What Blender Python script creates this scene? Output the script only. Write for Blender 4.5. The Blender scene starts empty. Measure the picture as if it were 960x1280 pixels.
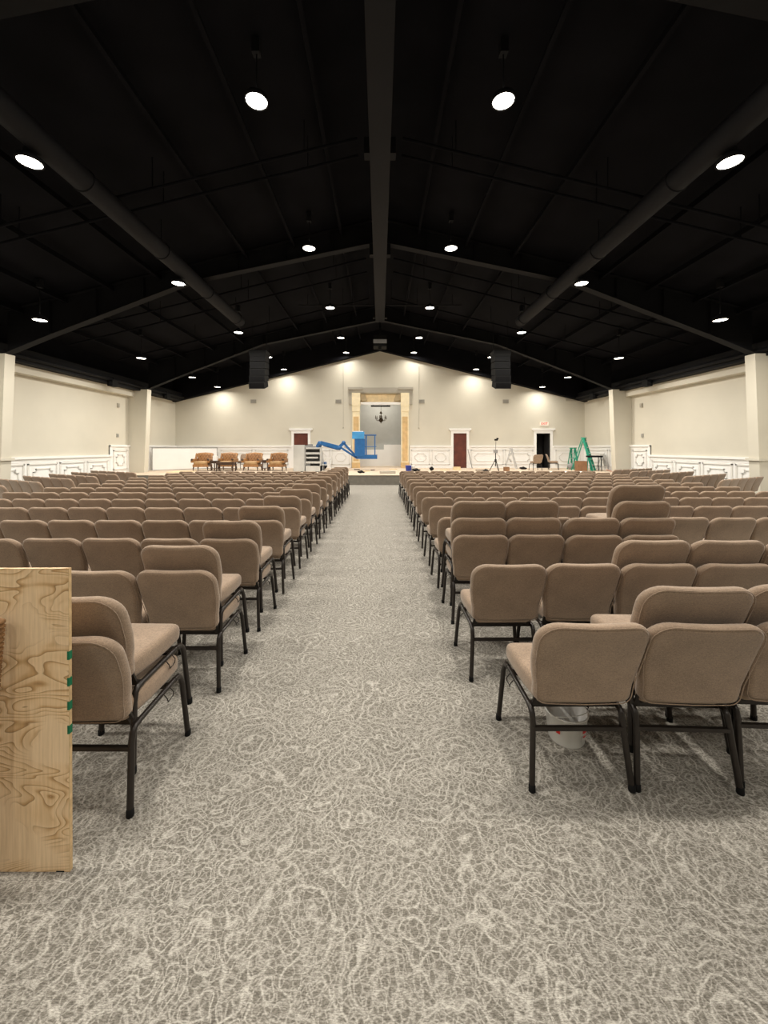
import bpy, bmesh, math, random
from mathutils import Vector, Matrix
random.seed(7)
PI = math.pi
col = bpy.context.scene.collection

# ------------------------------------------------------------------ materials
def new_mat(name):
    m = bpy.data.materials.new(name); m.use_nodes = True
    nt = m.node_tree; b = nt.nodes['Principled BSDF']
    return m, nt, b

def noise(nt, scale, detail=3, rough=0.5, vec=None, dist=0.0):
    n = nt.nodes.new('ShaderNodeTexNoise')
    n.inputs['Scale'].default_value = scale; n.inputs['Detail'].default_value = detail
    n.inputs['Roughness'].default_value = rough; n.inputs['Distortion'].default_value = dist
    if vec is not None: nt.links.new(vec, n.inputs['Vector'])
    return n

def ramp(nt, fac, stops):
    r = nt.nodes.new('ShaderNodeValToRGB'); e = r.color_ramp.elements
    while len(e) < len(stops): e.new(0.5)
    for i, (p, c) in enumerate(stops):
        e[i].position = p; e[i].color = (c[0], c[1], c[2], 1) if len(c) == 3 else c
    nt.links.new(fac, r.inputs['Fac'])
    return r

def math_node(nt, op, a, b=None):
    n = nt.nodes.new('ShaderNodeMath'); n.operation = op
    for i, v in enumerate((a, b)):
        if v is None: continue
        if isinstance(v, (int, float)): n.inputs[i].default_value = v
        else: nt.links.new(v, n.inputs[i])
    return n.outputs[0]

def paint(name, c, rough=0.6, metal=0.0, var=0.06, scale=3.0, bump=0.0, spec=0.5):
    m, nt, b = new_mat(name)
    tc = nt.nodes.new('ShaderNodeTexCoord')
    n = noise(nt, scale, 3, 0.55, tc.outputs['Object'])
    lo = [max(0, x * (1 - var)) for x in c]; hi = [min(1, x * (1 + var)) for x in c]
    r = ramp(nt, n.outputs['Fac'], [(0.3, lo), (0.7, hi)])
    nt.links.new(r.outputs['Color'], b.inputs['Base Color'])
    b.inputs['Roughness'].default_value = rough; b.inputs['Metallic'].default_value = metal
    b.inputs['Specular IOR Level'].default_value = spec
    if bump:
        n2 = noise(nt, scale * 30, 2, 0.6, tc.outputs['Object'])
        bp = nt.nodes.new('ShaderNodeBump'); bp.inputs['Strength'].default_value = bump
        bp.inputs['Distance'].default_value = 0.004
        nt.links.new(n2.outputs['Fac'], bp.inputs['Height']); nt.links.new(bp.outputs['Normal'], b.inputs['Normal'])
    return m

def fabric_mat(name, c):
    m, nt, b = new_mat(name)
    tc = nt.nodes.new('ShaderNodeTexCoord')
    mp = nt.nodes.new('ShaderNodeMapping'); mp.inputs['Scale'].default_value = (1, 1, 4)
    nt.links.new(tc.outputs['Object'], mp.inputs['Vector'])
    mp2 = nt.nodes.new('ShaderNodeMapping'); mp2.inputs['Scale'].default_value = (4, 4, 1)
    nt.links.new(tc.outputs['Object'], mp2.inputs['Vector'])
    a = noise(nt, 90, 3, 0.7, mp.outputs['Vector']); d = noise(nt, 90, 3, 0.7, mp2.outputs['Vector'])
    big = noise(nt, 5, 3, 0.6, tc.outputs['Object'])
    s = math_node(nt, 'ADD', math_node(nt, 'MULTIPLY', a.outputs['Fac'], 0.38), math_node(nt, 'MULTIPLY', d.outputs['Fac'], 0.38))
    s = math_node(nt, 'ADD', s, math_node(nt, 'MULTIPLY', big.outputs['Fac'], 0.24))
    r = ramp(nt, s, [(0.36, [x * 0.62 for x in c]), (0.5, c), (0.64, [min(1, x * 1.4) for x in c])])
    oi = nt.nodes.new('ShaderNodeObjectInfo')
    hv = nt.nodes.new('ShaderNodeHueSaturation')
    nt.links.new(math_node(nt, 'ADD', math_node(nt, 'MULTIPLY', oi.outputs['Random'], 0.1), 0.95), hv.inputs['Value'])
    nt.links.new(r.outputs['Color'], hv.inputs['Color'])
    nt.links.new(hv.outputs['Color'], b.inputs['Base Color'])
    b.inputs['Roughness'].default_value = 0.95; b.inputs['Specular IOR Level'].default_value = 0.1
    b.inputs['Sheen Weight'].default_value = 0.25; b.inputs['Sheen Roughness'].default_value = 0.5
    bp = nt.nodes.new('ShaderNodeBump'); bp.inputs['Strength'].default_value = 0.35; bp.inputs['Distance'].default_value = 0.002
    nt.links.new(s, bp.inputs['Height']); nt.links.new(bp.outputs['Normal'], b.inputs['Normal'])
    return m

def carpet_mat():
    m, nt, b = new_mat('patterned_carpet')
    tc = nt.nodes.new('ShaderNodeTexCoord')
    warp = noise(nt, 14, 2, 0.5, tc.outputs['Object'])
    mixv = nt.nodes.new('ShaderNodeMix'); mixv.data_type = 'VECTOR'; mixv.inputs['Factor'].default_value = 0.035
    nt.links.new(tc.outputs['Object'], mixv.inputs[4]); nt.links.new(warp.outputs['Color'], mixv.inputs[5])
    v = mixv.outputs[1]
    def contour(scale, mult, width):
        n = noise(nt, scale, 1.0, 0.4, v)
        p = math_node(nt, 'PINGPONG', math_node(nt, 'MULTIPLY', n.outputs['Fac'], mult), 1.0)
        return ramp(nt, p, [(0.0, (1, 1, 1)), (width, (0.55, 0.55, 0.55)), (width * 1.7, (0, 0, 0))]).outputs['Color']
    va = nt.nodes.new('ShaderNodeTexVoronoi'); va.inputs['Scale'].default_value = 3.2
    nt.links.new(v, va.inputs['Vector'])
    wob = noise(nt, 10, 2, 0.5, tc.outputs['Object'])
    ad = math_node(nt, 'ADD', math_node(nt, 'MULTIPLY', va.outputs['Distance'], 17.0), math_node(nt, 'MULTIPLY', wob.outputs['Fac'], 5.0))
    l1 = ramp(nt, math_node(nt, 'PINGPONG', ad, 1.0), [(0.0, (1, 1, 1)), (0.18, (0.5, 0.5, 0.5)), (0.34, (0, 0, 0))]).outputs['Color']
    vb = nt.nodes.new('ShaderNodeTexVoronoi'); vb.inputs['Scale'].default_value = 4.3
    mo = nt.nodes.new('ShaderNodeMapping'); mo.inputs['Location'].default_value = (3.3, 7.1, 0)
    nt.links.new(v, mo.inputs['Vector']); nt.links.new(mo.outputs['Vector'], vb.inputs['Vector'])
    ad2 = math_node(nt, 'ADD', math_node(nt, 'MULTIPLY', vb.outputs['Distance'], 16.0), math_node(nt, 'MULTIPLY', wob.outputs['Fac'], 7.0))
    l4 = ramp(nt, math_node(nt, 'PINGPONG', ad2, 1.0), [(0.0, (1, 1, 1)), (0.16, (0.5, 0.5, 0.5)), (0.3, (0, 0, 0))]).outputs['Color']
    l2 = contour(9.0, 18, 0.2)
    vo = nt.nodes.new('ShaderNodeTexVoronoi'); vo.feature = 'DISTANCE_TO_EDGE'; vo.inputs['Scale'].default_value = 42
    nt.links.new(v, vo.inputs['Vector'])
    l3 = ramp(nt, vo.outputs['Distance'], [(0.0, (1, 1, 1)), (0.07, (0.5, 0.5, 0.5)), (0.13, (0, 0, 0))]).outputs['Color']
    sel = noise(nt, 2.2, 2, 0.5, tc.outputs['Object'])
    mask = ramp(nt, sel.outputs['Fac'], [(0.44, (0, 0, 0)), (0.56, (1, 1, 1))]).outputs['Color']
    def mixc(f, a, c2, bl='MIX'):
        n = nt.nodes.new('ShaderNodeMix'); n.data_type = 'RGBA'; n.blend_type = bl
        if isinstance(f, float): n.inputs['Factor'].default_value = f
        else: nt.links.new(f, n.inputs['Factor'])
        for i, q in ((6, a), (7, c2)):
            if isinstance(q, tuple): n.inputs[i].default_value = (*q, 1)
            else: nt.links.new(q, n.inputs[i])
        return n.outputs[2]
    lines = mixc(mask, l1, l2)
    lines = mixc(0.6, lines, l4, 'LIGHTEN')
    lines = mixc(0.6, lines, l3, 'LIGHTEN')
    # weave ribs and broken yarn
    wv = nt.nodes.new('ShaderNodeMapping'); wv.inputs['Scale'].default_value = (1, 3.2, 1)
    nt.links.new(tc.outputs['Object'], wv.inputs['Vector'])
    grain = noise(nt, 85, 3, 0.75, wv.outputs['Vector'])
    g = ramp(nt, grain.outputs['Fac'], [(0.36, (0.25, 0.25, 0.25)), (0.6, (1, 1, 1))]).outputs['Color']
    lf = mixc(1.0, lines, g, 'MULTIPLY')
    base = ramp(nt, grain.outputs['Fac'], [(0.34, CARPET_LO), (0.5, CARPET_MID), (0.68, CARPET_HI)]).outputs['Color']
    c = mixc(lf, base, CARPET_LINE)
    nt.links.new(c, b.inputs['Base Color'])
    b.inputs['Roughness'].default_value = 0.97; b.inputs['Specular IOR Level'].default_value = 0.05
    bp = nt.nodes.new('ShaderNodeBump'); bp.inputs['Strength'].default_value = 0.5; bp.inputs['Distance'].default_value = 0.004
    nt.links.new(grain.outputs['Fac'], bp.inputs['Height']); nt.links.new(bp.outputs['Normal'], b.inputs['Normal'])
    return m
CARPET_LO = (0.090, 0.081, 0.067); CARPET_MID = (0.178, 0.163, 0.139); CARPET_HI = (0.30, 0.278, 0.242); CARPET_LINE = (0.56, 0.53, 0.475)

def plywood_mat():
    m, nt, b = new_mat('plywood_face')
    tc = nt.nodes.new('ShaderNodeTexCoord')
    mp = nt.nodes.new('ShaderNodeMapping'); mp.inputs['Scale'].default_value = (1.0, 1.0, 2.6)
    mp.inputs['Location'].default_value = (3.1, 0, 0.7)
    nt.links.new(tc.outputs['Object'], mp.inputs['Vector'])
    n = noise(nt, 2.7, 1.8, 0.45, mp.outputs['Vector'], 0.5)
    saw = math_node(nt, 'FRACT', math_node(nt, 'MULTIPLY', n.outputs['Fac'], 19.0))
    r = ramp(nt, saw, [(0.0, (0.93, 0.69, 0.43)), (0.55, (0.87, 0.62, 0.36)), (0.8, (0.62, 0.38, 0.17)), (0.9, (0.42, 0.25, 0.11)), (0.95, (0.93, 0.69, 0.43))])
    pz = noise(nt, 3.0, 2, 0.5, tc.outputs['Object'])
    pm = ramp(nt, pz.outputs['Fac'], [(0.42, (0, 0, 0)), (0.5, (1, 1, 1))])
    mx = nt.nodes.new('ShaderNodeMix'); mx.data_type = 'RGBA'
    nt.links.new(pm.outputs['Color'], mx.inputs['Factor'])
    mx.inputs[6].default_value = (0.94, 0.71, 0.46, 1); nt.links.new(r.outputs['Color'], mx.inputs[7])
    st = nt.nodes.new('ShaderNodeMapping'); st.inputs['Scale'].default_value = (40, 40, 2)
    nt.links.new(tc.outputs['Object'], st.inputs['Vector'])
    fn = noise(nt, 3, 3, 0.6, st.outputs['Vector'])
    fr = ramp(nt, fn.outputs['Fac'], [(0.3, (0.82, 0.8, 0.76)), (0.7, (1, 1, 1))])
    m2 = nt.nodes.new('ShaderNodeMix'); m2.data_type = 'RGBA'; m2.blend_type = 'MULTIPLY'; m2.inputs['Factor'].default_value = 1
    nt.links.new(mx.outputs[2], m2.inputs[6]); nt.links.new(fr.outputs['Color'], m2.inputs[7])
    nt.links.new(m2.outputs[2], b.inputs['Base Color'])
    b.inputs['Roughness'].default_value = 0.6
    return m

def emit_mat(name, c, s):
    m, nt, b = new_mat(name)
    b.inputs['Base Color'].default_value = (*c, 1)
    b.inputs['Emission Color'].default_value = (*c, 1); b.inputs['Emission Strength'].default_value = s
    return m

def plastic_mat(name, c, alpha_t=0.6):
    m, nt, b = new_mat(name)
    b.inputs['Base Color'].default_value = (*c, 1); b.inputs['Roughness'].default_value = 0.25
    tr = nt.nodes.new('ShaderNodeBsdfTransparent'); mx = nt.nodes.new('ShaderNodeMixShader')
    mx.inputs[0].default_value = 1 - alpha_t
    nt.links.new(tr.outputs[0], mx.inputs[1]); nt.links.new(b.outputs[0], mx.inputs[2])
    nt.links.new(mx.outputs[0], nt.nodes['Material Output'].inputs['Surface'])
    return m

M = dict(
    carpet=carpet_mat(),
    cream=paint('cream_wall_paint', (0.60, 0.565, 0.475), 0.8, var=0.03, scale=0.8),
    moulding=paint('shade_toned_moulding', (0.74, 0.725, 0.69), 0.5, var=0.02, scale=2),  # white mouldings greyed; their shadow lines are put into the colour
    white=paint('white_trim_paint', (0.86, 0.85, 0.83), 0.5, var=0.02, scale=2),
    black=paint('matte_black_ceiling', (0.0042, 0.0042, 0.0056), 0.95, var=0.35, scale=1.2, spec=0.1),
    steelblack=paint('black_painted_steel', (0.006, 0.006, 0.007), 0.7, var=0.2, scale=2, spec=0.15),
    duct=paint('black_painted_duct', (0.007, 0.007, 0.0088), 0.7, var=0.15, scale=1, spec=0.2),
    chairframe=paint('dark_bronze_chair_tube', (0.022, 0.017, 0.014), 0.35, metal=0.3, var=0.2, scale=20),
    rubber=paint('black_rubber', (0.008, 0.008, 0.008), 0.75, spec=0.15),
    fabric=fabric_mat('tan_tweed_fabric', (0.290, 0.211, 0.150)),
    wire=paint('dark_wire', (0.05, 0.045, 0.04), 0.35, metal=0.8),
    ply=plywood_mat(),
    plyedge=paint('plywood_edge', (0.55, 0.38, 0.2), 0.7, var=0.2, scale=30),
    green=paint('green_ink', (0.0, 0.14, 0.06), 0.7),
    pine=paint('raw_pine', (0.80, 0.62, 0.36), 0.6, var=0.12, scale=4),
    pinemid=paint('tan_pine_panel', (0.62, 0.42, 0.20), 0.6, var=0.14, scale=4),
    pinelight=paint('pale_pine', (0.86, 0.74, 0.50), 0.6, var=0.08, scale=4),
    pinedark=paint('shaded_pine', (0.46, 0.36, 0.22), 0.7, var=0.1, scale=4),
    greywall=paint('grey_primer_wall', (0.42, 0.42, 0.395), 0.85, var=0.04),
    taupe=paint('taupe_paint', (0.40, 0.37, 0.31), 0.7, var=0.04),
    stageface=paint('grey_brown_stage_riser', (0.16, 0.145, 0.12), 0.9, var=0.12, scale=6),
    stagetop=paint('dusty_subfloor', (0.62, 0.50, 0.38), 0.8, var=0.14, scale=2.5),
    pink=paint('pinkish_lumber', (0.62, 0.35, 0.27), 0.7, var=0.15, scale=5),
    reddoor=paint('red_brown_door', (0.12, 0.028, 0.016), 0.45, var=0.25, scale=3),
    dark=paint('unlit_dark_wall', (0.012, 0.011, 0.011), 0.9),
    grey=paint('light_grey_metal', (0.52, 0.52, 0.50), 0.45, var=0.05),
    greymid=paint('mid_grey_metal', (0.28, 0.28, 0.28), 0.5, var=0.1),
    blue=paint('blue_lift_paint', (0.015, 0.115, 0.33), 0.4, var=0.15, scale=6),
    bluelight=paint('sky_blue_plastic', (0.06, 0.30, 0.62), 0.4, var=0.1),
    navy=paint('deep_blue_plastic', (0.02, 0.05, 0.42), 0.4),
    leather=paint('cognac_tufted_leather', (0.34, 0.17, 0.065), 0.4, var=0.25, scale=9),
    leatherdark=paint('leather_button', (0.20, 0.075, 0.02), 0.4),
    gold=paint('gold_fabric_seat', (0.42, 0.26, 0.12), 0.7, var=0.12, scale=6),
    darkwood=paint('dark_walnut', (0.055, 0.028, 0.016), 0.4, var=0.3, scale=8),
    greenfg=paint('green_fiberglass', (0.01, 0.27, 0.17), 0.45, var=0.12),
    alu=paint('aluminium', (0.62, 0.63, 0.64), 0.35, metal=0.7),
    cardboard=paint('brown_cardboard', (0.27, 0.14, 0.07), 0.85, var=0.15, scale=5),
    kraft=paint('ribbed_kraft_board', (0.22, 0.115, 0.045), 0.8, var=0.3, scale=40),
    brass=paint('aged_bronze', (0.06, 0.04, 0.022), 0.35, metal=0.7, var=0.3),
    red=paint('red_print', (0.60, 0.02, 0.015), 0.5),
    exitred=emit_mat('red_exit_letters', (0.75, 0.05, 0.03), 0.9),
    signwhite=emit_mat('sign_face', (0.85, 0.72, 0.62), 0.25),
    lens=emit_mat('lit_lens', (1.0, 0.93, 0.80), 14.0),
    bucket=plastic_mat('milky_clear_plastic', (0.92, 0.91, 0.88), 0.15),
    vent=paint('vent_grey', (0.30, 0.29, 0.26), 0.6),
)

# ------------------------------------------------------------------ mesh builder
class MB:
    def __init__(s): s.v = []; s.f = []; s.sm = []
    def add(s, vs, fs, smooth=False):
        o = len(s.v); s.v += [tuple(v) for v in vs]
        for f in fs: s.f.append([i + o for i in f]); s.sm.append(smooth)
        return s
    def box(s, x0, x1, y0, y1, z0, z1):
        vs = [(x, y, z) for x in (x0, x1) for y in (y0, y1) for z in (z0, z1)]
        return s.add(vs, [(0, 1, 3, 2), (4, 6, 7, 5), (0, 4, 5, 1), (2, 3, 7, 6), (0, 2, 6, 4), (1, 5, 7, 3)])
    def bar(s, a, b, w, h=None, up=(0, 0, 1)):
        h = h or w; a = Vector(a); b = Vector(b); d = (b - a).normalized(); up = Vector(up)
        if abs(d.dot(up)) > 0.97: up = Vector((0, 1, 0))
        sx = d.cross(up).normalized() * (w / 2); sz = sx.cross(d).normalized() * (h / 2)
        vs = [p + i * sx + j * sz for p in (a, b) for i, j in ((-1, -1), (1, -1), (1, 1), (-1, 1))]
        return s.add(vs, [(3, 2, 1, 0), (4, 5, 6, 7), (0, 1, 5, 4), (1, 2, 6, 5), (2, 3, 7, 6), (3, 0, 4, 7)])
    def tube(s, pts, r, n=8, closed=False, rs=None):
        pts = [Vector(p) for p in pts]; N = len(pts); rings = []; prev = None
        for i, p in enumerate(pts):
            if closed: d = pts[(i + 1) % N] - pts[i - 1]
            else: d = pts[min(i + 1, N - 1)] - pts[max(i - 1, 0)]
            d.normalize()
            if prev is None:
                ref = Vector((0, 0, 1)) if abs(d.z) < 0.9 else Vector((1, 0, 0))
            else: ref = prev
            u = (ref - d * ref.dot(d)).normalized(); prev = u; w = d.cross(u)
            rr = rs[i] if rs else r
            rings.append([p + rr * (math.cos(t) * u + math.sin(t) * w) for t in [2 * PI * k / n for k in range(n)]])
        vs = [v for rg in rings for v in rg]; fs = []
        for i in range(N if closed else N - 1):
            a = i * n; b = ((i + 1) % N) * n
            for k in range(n): fs.append((a + k, a + (k + 1) % n, b + (k + 1) % n, b + k))
        s.add(vs, fs, True)
        if not closed:
            s.add(rings[0][::-1], [tuple(range(n))]); s.add(rings[-1], [tuple(range(n))])
        return s
    def lathe(s, prof, n=24, c=(0, 0, 0), cap=True):
        vs = []; fs = []
        for r, z in prof:
            for k in range(n):
                t = 2 * PI * k / n; vs.append((c[0] + r * math.cos(t), c[1] + r * math.sin(t), c[2] + z))
        for i in range(len(prof) - 1):
            for k in range(n): fs.append((i * n + k, i * n + (k + 1) % n, (i + 1) * n + (k + 1) % n, (i + 1) * n + k))
        s.add(vs, fs, True)
        if cap:
            if prof[0][0] > 1e-4: s.add(vs[:n][::-1], [tuple(range(n))])
            if prof[-1][0] > 1e-4: s.add(vs[-n:], [tuple(range(n))])
        return s
    def ball(s, c, r, n=10, sx=1, sy=1, sz=1):
        prof = [(r * math.sin(PI * i / n), -r * math.cos(PI * i / n)) for i in range(n + 1)]
        vs = []; fs = []; m = n + 4
        for rr, z in prof:
            for k in range(m):
                t = 2 * PI * k / m; vs.append((c[0] + sx * rr * math.cos(t), c[1] + sy * rr * math.sin(t), c[2] + sz * z))
        for i in range(n):
            for k in range(m): fs.append((i * m + k, i * m + (k + 1) % m, (i + 1) * m + (k + 1) % m, (i + 1) * m + k))
        return s.add(vs, fs, True)
    def prism(s, poly, axis, a, b):
        """poly: 2D points; axis 'y' -> (x,z), 'x' -> (y,z), 'z' -> (x,y)"""
        def P(p, t): return {'y': (p[0], t, p[1]), 'x': (t, p[0], p[1]), 'z': (p[0], p[1], t)}[axis]
        n = len(poly); vs = [P(p, a) for p in poly] + [P(p, b) for p in poly]
        fs = [tuple(range(n)), tuple(range(2 * n - 1, n - 1, -1))] + [(i, i + n, (i + 1) % n + n, (i + 1) % n) for i in range(n)]
        return s.add(vs, fs)
    def cushion(s, outline, t, er, fn=None, puff=0.008, steps=4):
        """rounded pad: outline (u,v) CCW, thickness t along w, edge radius er; fn maps (u,v,w)->xyz"""
        n = len(outline); P = [Vector((p[0], p[1])) for p in outline]
        nor = []
        for i in range(n):
            d = (P[(i + 1) % n] - P[i - 1]).normalized(); nor.append(Vector((-d.y, d.x)))
        c = sum(P, Vector((0, 0))) / n
        rings = []
        def ring(ins, w, k=1.0):
            rings.append([(*(c + (P[i] + nor[i] * ins - c) * k), w) for i in range(n)])
        h = t / 2
        ring(er, -h - puff * .5, 0.35); ring(er, -h - puff * .4, 0.7); ring(er * 1.15, -h)
        for i in range(steps + 1):
            a = PI / 2 * i / steps; ring(er * (1 - math.sin(a)), -h + er * (1 - math.cos(a)))
        for i in range(steps + 1):
            a = PI / 2 * (1 - i / steps); ring(er * (1 - math.sin(a)), h - er * (1 - math.cos(a)))
        ring(er * 1.15, h); ring(er, h + puff * .4, 0.7); ring(er, h + puff * .5, 0.35)
        fn = fn or (lambda u, v, w: (u, v, w))
        vs = [fn(*p) for rg in rings for p in rg]; fs = []
        for i in range(len(rings) - 1):
            for k in range(n): fs.append((i * n + k, i * n + (k + 1) % n, (i + 1) * n + (k + 1) % n, (i + 1) * n + k))
        fs.append(tuple(range(n - 1, -1, -1))); fs.append(tuple((len(rings) - 1) * n + k for k in range(n)))
        return s.add(vs, fs, True)
    def xf(s, M4):
        s.v = [tuple(M4 @ Vector(v)) for v in s.v]; return s
    def mesh(s, name):
        me = bpy.data.meshes.new(name); me.from_pydata(s.v, [], s.f)
        me.polygons.foreach_set('use_smooth', s.sm); me.update()
        bm = bmesh.new(); bm.from_mesh(me); bmesh.ops.recalc_face_normals(bm, faces=bm.faces); bm.to_mesh(me); bm.free()
        return me
    def build(s, name, mat, parent=None):
        me = s.mesh(name); o = bpy.data.objects.new(name, me); col.objects.link(o)
        me.materials.append(M[mat] if isinstance(mat, str) else mat)
        if parent: o.parent = parent
        return o

def tag(o, label=None, cat=None, group=None, kind=None):
    if label: o['label'] = label
    if cat: o['category'] = cat
    if group: o['group'] = group
    if kind: o['kind'] = kind
    return o
def empty(name, loc=(0, 0, 0), rz=0.0, label=None, cat=None, group=None):
    o = bpy.data.objects.new(name, None); col.objects.link(o)
    o.location = loc; o.rotation_euler = (0, 0, rz); o.empty_display_size = 0.1
    return tag(o, label, cat, group)
def struct(mb, name, mat, parent=None, label=None, cat=None):
    o = mb.build(name, mat, parent)
    if parent is None: tag(o, label or name.replace('_', ' '), cat or name.split('_')[0], kind='structure')
    return o
def copy_tree(o, parent=None):
    c = o.copy(); col.objects.link(c); c.parent = parent
    for ch in KIDS.get(o.name, []): copy_tree(ch, c)
    return c
KIDS = {}
def freeze(root):
    def rec(o):
        KIDS[o.name] = list(o.children)
        for ch in KIDS[o.name]: rec(ch)
    rec(root)

# ------------------------------------------------------------------ dimensions
W = 12.0           # half width
YF = 23.0          # far wall
YB = -8.0          # wall behind the camera
SZ = 0.43          # stage height
SY = 17.0          # stage front
def roof(x): return 8.45 - 0.245 * abs(x)
def gable(x): return 7.27 - 0.249 * abs(x)    # top edge of far wall paint

# ------------------------------------------------------------------ shell
fl = MB().box(-W - .3, W + .3, YB - .3, YF + 3.6, -0.2, 0)
struct(fl, 'floor', 'carpet', label='grey beige patterned carpet floor', cat='floor')
ce = MB().prism([(-W - .3, roof(W + .3)), (0, roof(0)), (W + .3, roof(W + .3)), (W + .3, roof(W + .3) + .2), (0, roof(0) + .2), (-W - .3, roof(W + .3) + .2)], 'y', YB - .3, YF + 3.6)
struct(ce, 'ceiling', 'black', label='black pitched ceiling', cat='ceiling')
for sg, nm in ((-1, 'left'), (1, 'right')):
    a, b = sorted((sg * W, sg * (W + .25)))
    struct(MB().box(a, b, YB, YF + .2, 0, 5.62), 'wall_' + nm, 'cream', label=f'cream {nm} side wall', cat='wall')
struct(MB().prism([(-W - .25, 0), (W + .25, 0), (W + .25, roof(W + .25)), (0, roof(0)), (-W - .25, roof(W + .25))], 'y', YB - .25, YB), 'wall_back', 'cream', label='cream wall behind the camera', cat='wall')

# far wall: strips between openings (x0, x1, opening top)
DOORS = [(-5.05, -4.22), (4.30, 5.08), (9.16, 9.98)]
DT = SZ + 2.03
PORT = (-1.18, 1.24, 4.78)
ops = [(DOORS[0][0], DOORS[0][1], DT), PORT, (DOORS[1][0], DOORS[1][1], DT), (DOORS[2][0], DOORS[2][1], DT)]
fw = MB(); xs = sorted({-W - .25, W + .25, 0.0} | {q for o in ops for q in o[:2]})
for x0, x1 in zip(xs[:-1], xs[1:]):
    zb = 0
    for o in ops:
        if o[0] - 1e-6 <= x0 and x1 <= o[1] + 1e-6: zb = o[2]
    fw.prism([(x0, zb), (x1, zb), (x1, gable(x1)), (x0, gable(x0))], 'y', YF, YF + .2)
    if zb: fw.box(x0, x1, YF, YF + .2, 0, SZ - .02)
struct(fw, 'wall_far', 'cream', label='cream gabled far wall behind the stage', cat='wall')
gb = MB().prism([(-W - .25, gable(W + .25)), (0, gable(0)), (W + .25, gable(W + .25)), (W + .25, roof(W + .25)), (0, roof(0)), (-W - .25, roof(W + .25))], 'y', YF - .35, YF + .2)
struct(gb, 'trim_9', 'black', label='black gable band above the far wall', cat='trim')

# stage
st = MB().prism([(-W, SY), (10.5, SY), (11.9, 20.6), (11.9, YF), (-W, YF)], 'z', 0, SZ - .02)
so = struct(st, 'floor_2', 'stageface', label='raised stage with grey brown riser', cat='stage')
so.name = 'stage'; so['label'] = 'low raised stage across the far end of hall'
MB().prism([(-W, SY - .02), (10.5, SY - .02), (11.98, 20.6), (11.98, YF), (-W, YF)], 'z', SZ - .02, SZ).build('stage_deck', 'stagetop', so)
MB().bar((10.52, SY, SZ + .02), (11.92, 20.6, SZ + .02), .09, .05).build('edge_board', 'pink', so)
# niche behind the portal
nb = MB().box(-2.4, 2.4, 26.0, 26.2, 0, 5.6)
struct(nb, 'wall_niche_back', 'greywall', label='grey back wall of the niche', cat='wall')
struct(MB().box(-2.6, -2.4, YF + .2, 26.2, 0, 5.6), 'wall_niche_left', 'greywall', cat='wall')
struct(MB().box(2.4, 2.6, YF + .2, 26.2, 0, 5.6), 'wall_niche_right', 'greywall', cat='wall')
struct(MB().box(-2.6, 2.6, YF + .2, 26.2, 5.6, 5.7), 'ceiling_niche', 'greywall', cat='ceiling')
struct(MB().box(-2.4, 2.4, YF, 26.0, SZ - .06, SZ), 'floor_niche', 'stagetop', cat='floor')
struct(MB().box(-2.39, .25, 25.6, 25.98, SZ, 1.50).box(.25, 2.39, 25.6, 25.98, SZ, 1.82), 'wall_niche_low', 'white', label='stepped white low wall inside niche', cat='wall')
# dark room behind the right doorway
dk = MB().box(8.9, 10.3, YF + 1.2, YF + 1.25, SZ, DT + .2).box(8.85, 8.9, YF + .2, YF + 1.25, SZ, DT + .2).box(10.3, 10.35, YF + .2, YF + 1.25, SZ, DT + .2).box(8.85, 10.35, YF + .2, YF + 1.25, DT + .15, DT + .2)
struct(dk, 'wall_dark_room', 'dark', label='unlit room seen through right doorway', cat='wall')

# ------------------------------------------------------------------ wainscot
def loop(mb, pts, mapf, w=.035, d=.028):
    n = len(pts)
    for i in range(n):
        a, b = pts[i], pts[(i + 1) % n]
        dv = Vector(b) - Vector(a); e = dv.normalized() * (w / 2)
        a2 = (a[0] - e.x, a[1] - e.y); b2 = (b[0] + e.x, b[1] + e.y)
        pa = Vector(mapf(a2[0], a2[1], d / 2)); pb = Vector(mapf(b2[0], b2[1], d / 2))
        nrm = Vector(mapf(0, 0, 1)) - Vector(mapf(0, 0, 0))
        mb.bar(pa, pb, w, d, up=nrm)
def notched(u0, u1, v0, v1, c):
    return [(u0 + c, v0), (u1 - c, v0), (u1 - c, v0 + c * .5), (u1 - c * .5, v0 + c), (u1, v0 + c), (u1, v1 - c), (u1 - c * .5, v1 - c), (u1 - c, v1 - c * .5), (u1 - c, v1), (u0 + c, v1), (u0 + c, v1 - c * .5), (u0 + c * .5, v1 - c), (u0, v1 - c), (u0, v0 + c), (u0 + c * .5, v0 + c), (u0 + c, v0 + c * .5)]
def octo(u0, u1, v0, v1, c):
    return [(u0 + c, v0), (u1 - c, v0), (u1, v0 + c), (u1, v1 - c), (u1 - c, v1), (u0 + c, v1), (u0, v1 - c), (u0, v0 + c)]
def panel(mb, mapf, u0, u1, v0, v1, kind='notch'):
    loop(mb, [(u0, v0), (u1, v0), (u1, v1), (u0, v1)], mapf, .05, .035)
    iu = min(.2, (u1 - u0) * .2); iv = (v1 - v0) * .22
    if kind == 'notch': loop(mb, notched(u0 + iu, u1 - iu, v0 + iv, v1 - iv, .11), mapf)
    else: loop(mb, octo(u0 + iu, u1 - iu, v0 + iv, v1 - iv, min(.18, (v1 - v0) * .2)), mapf)

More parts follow.
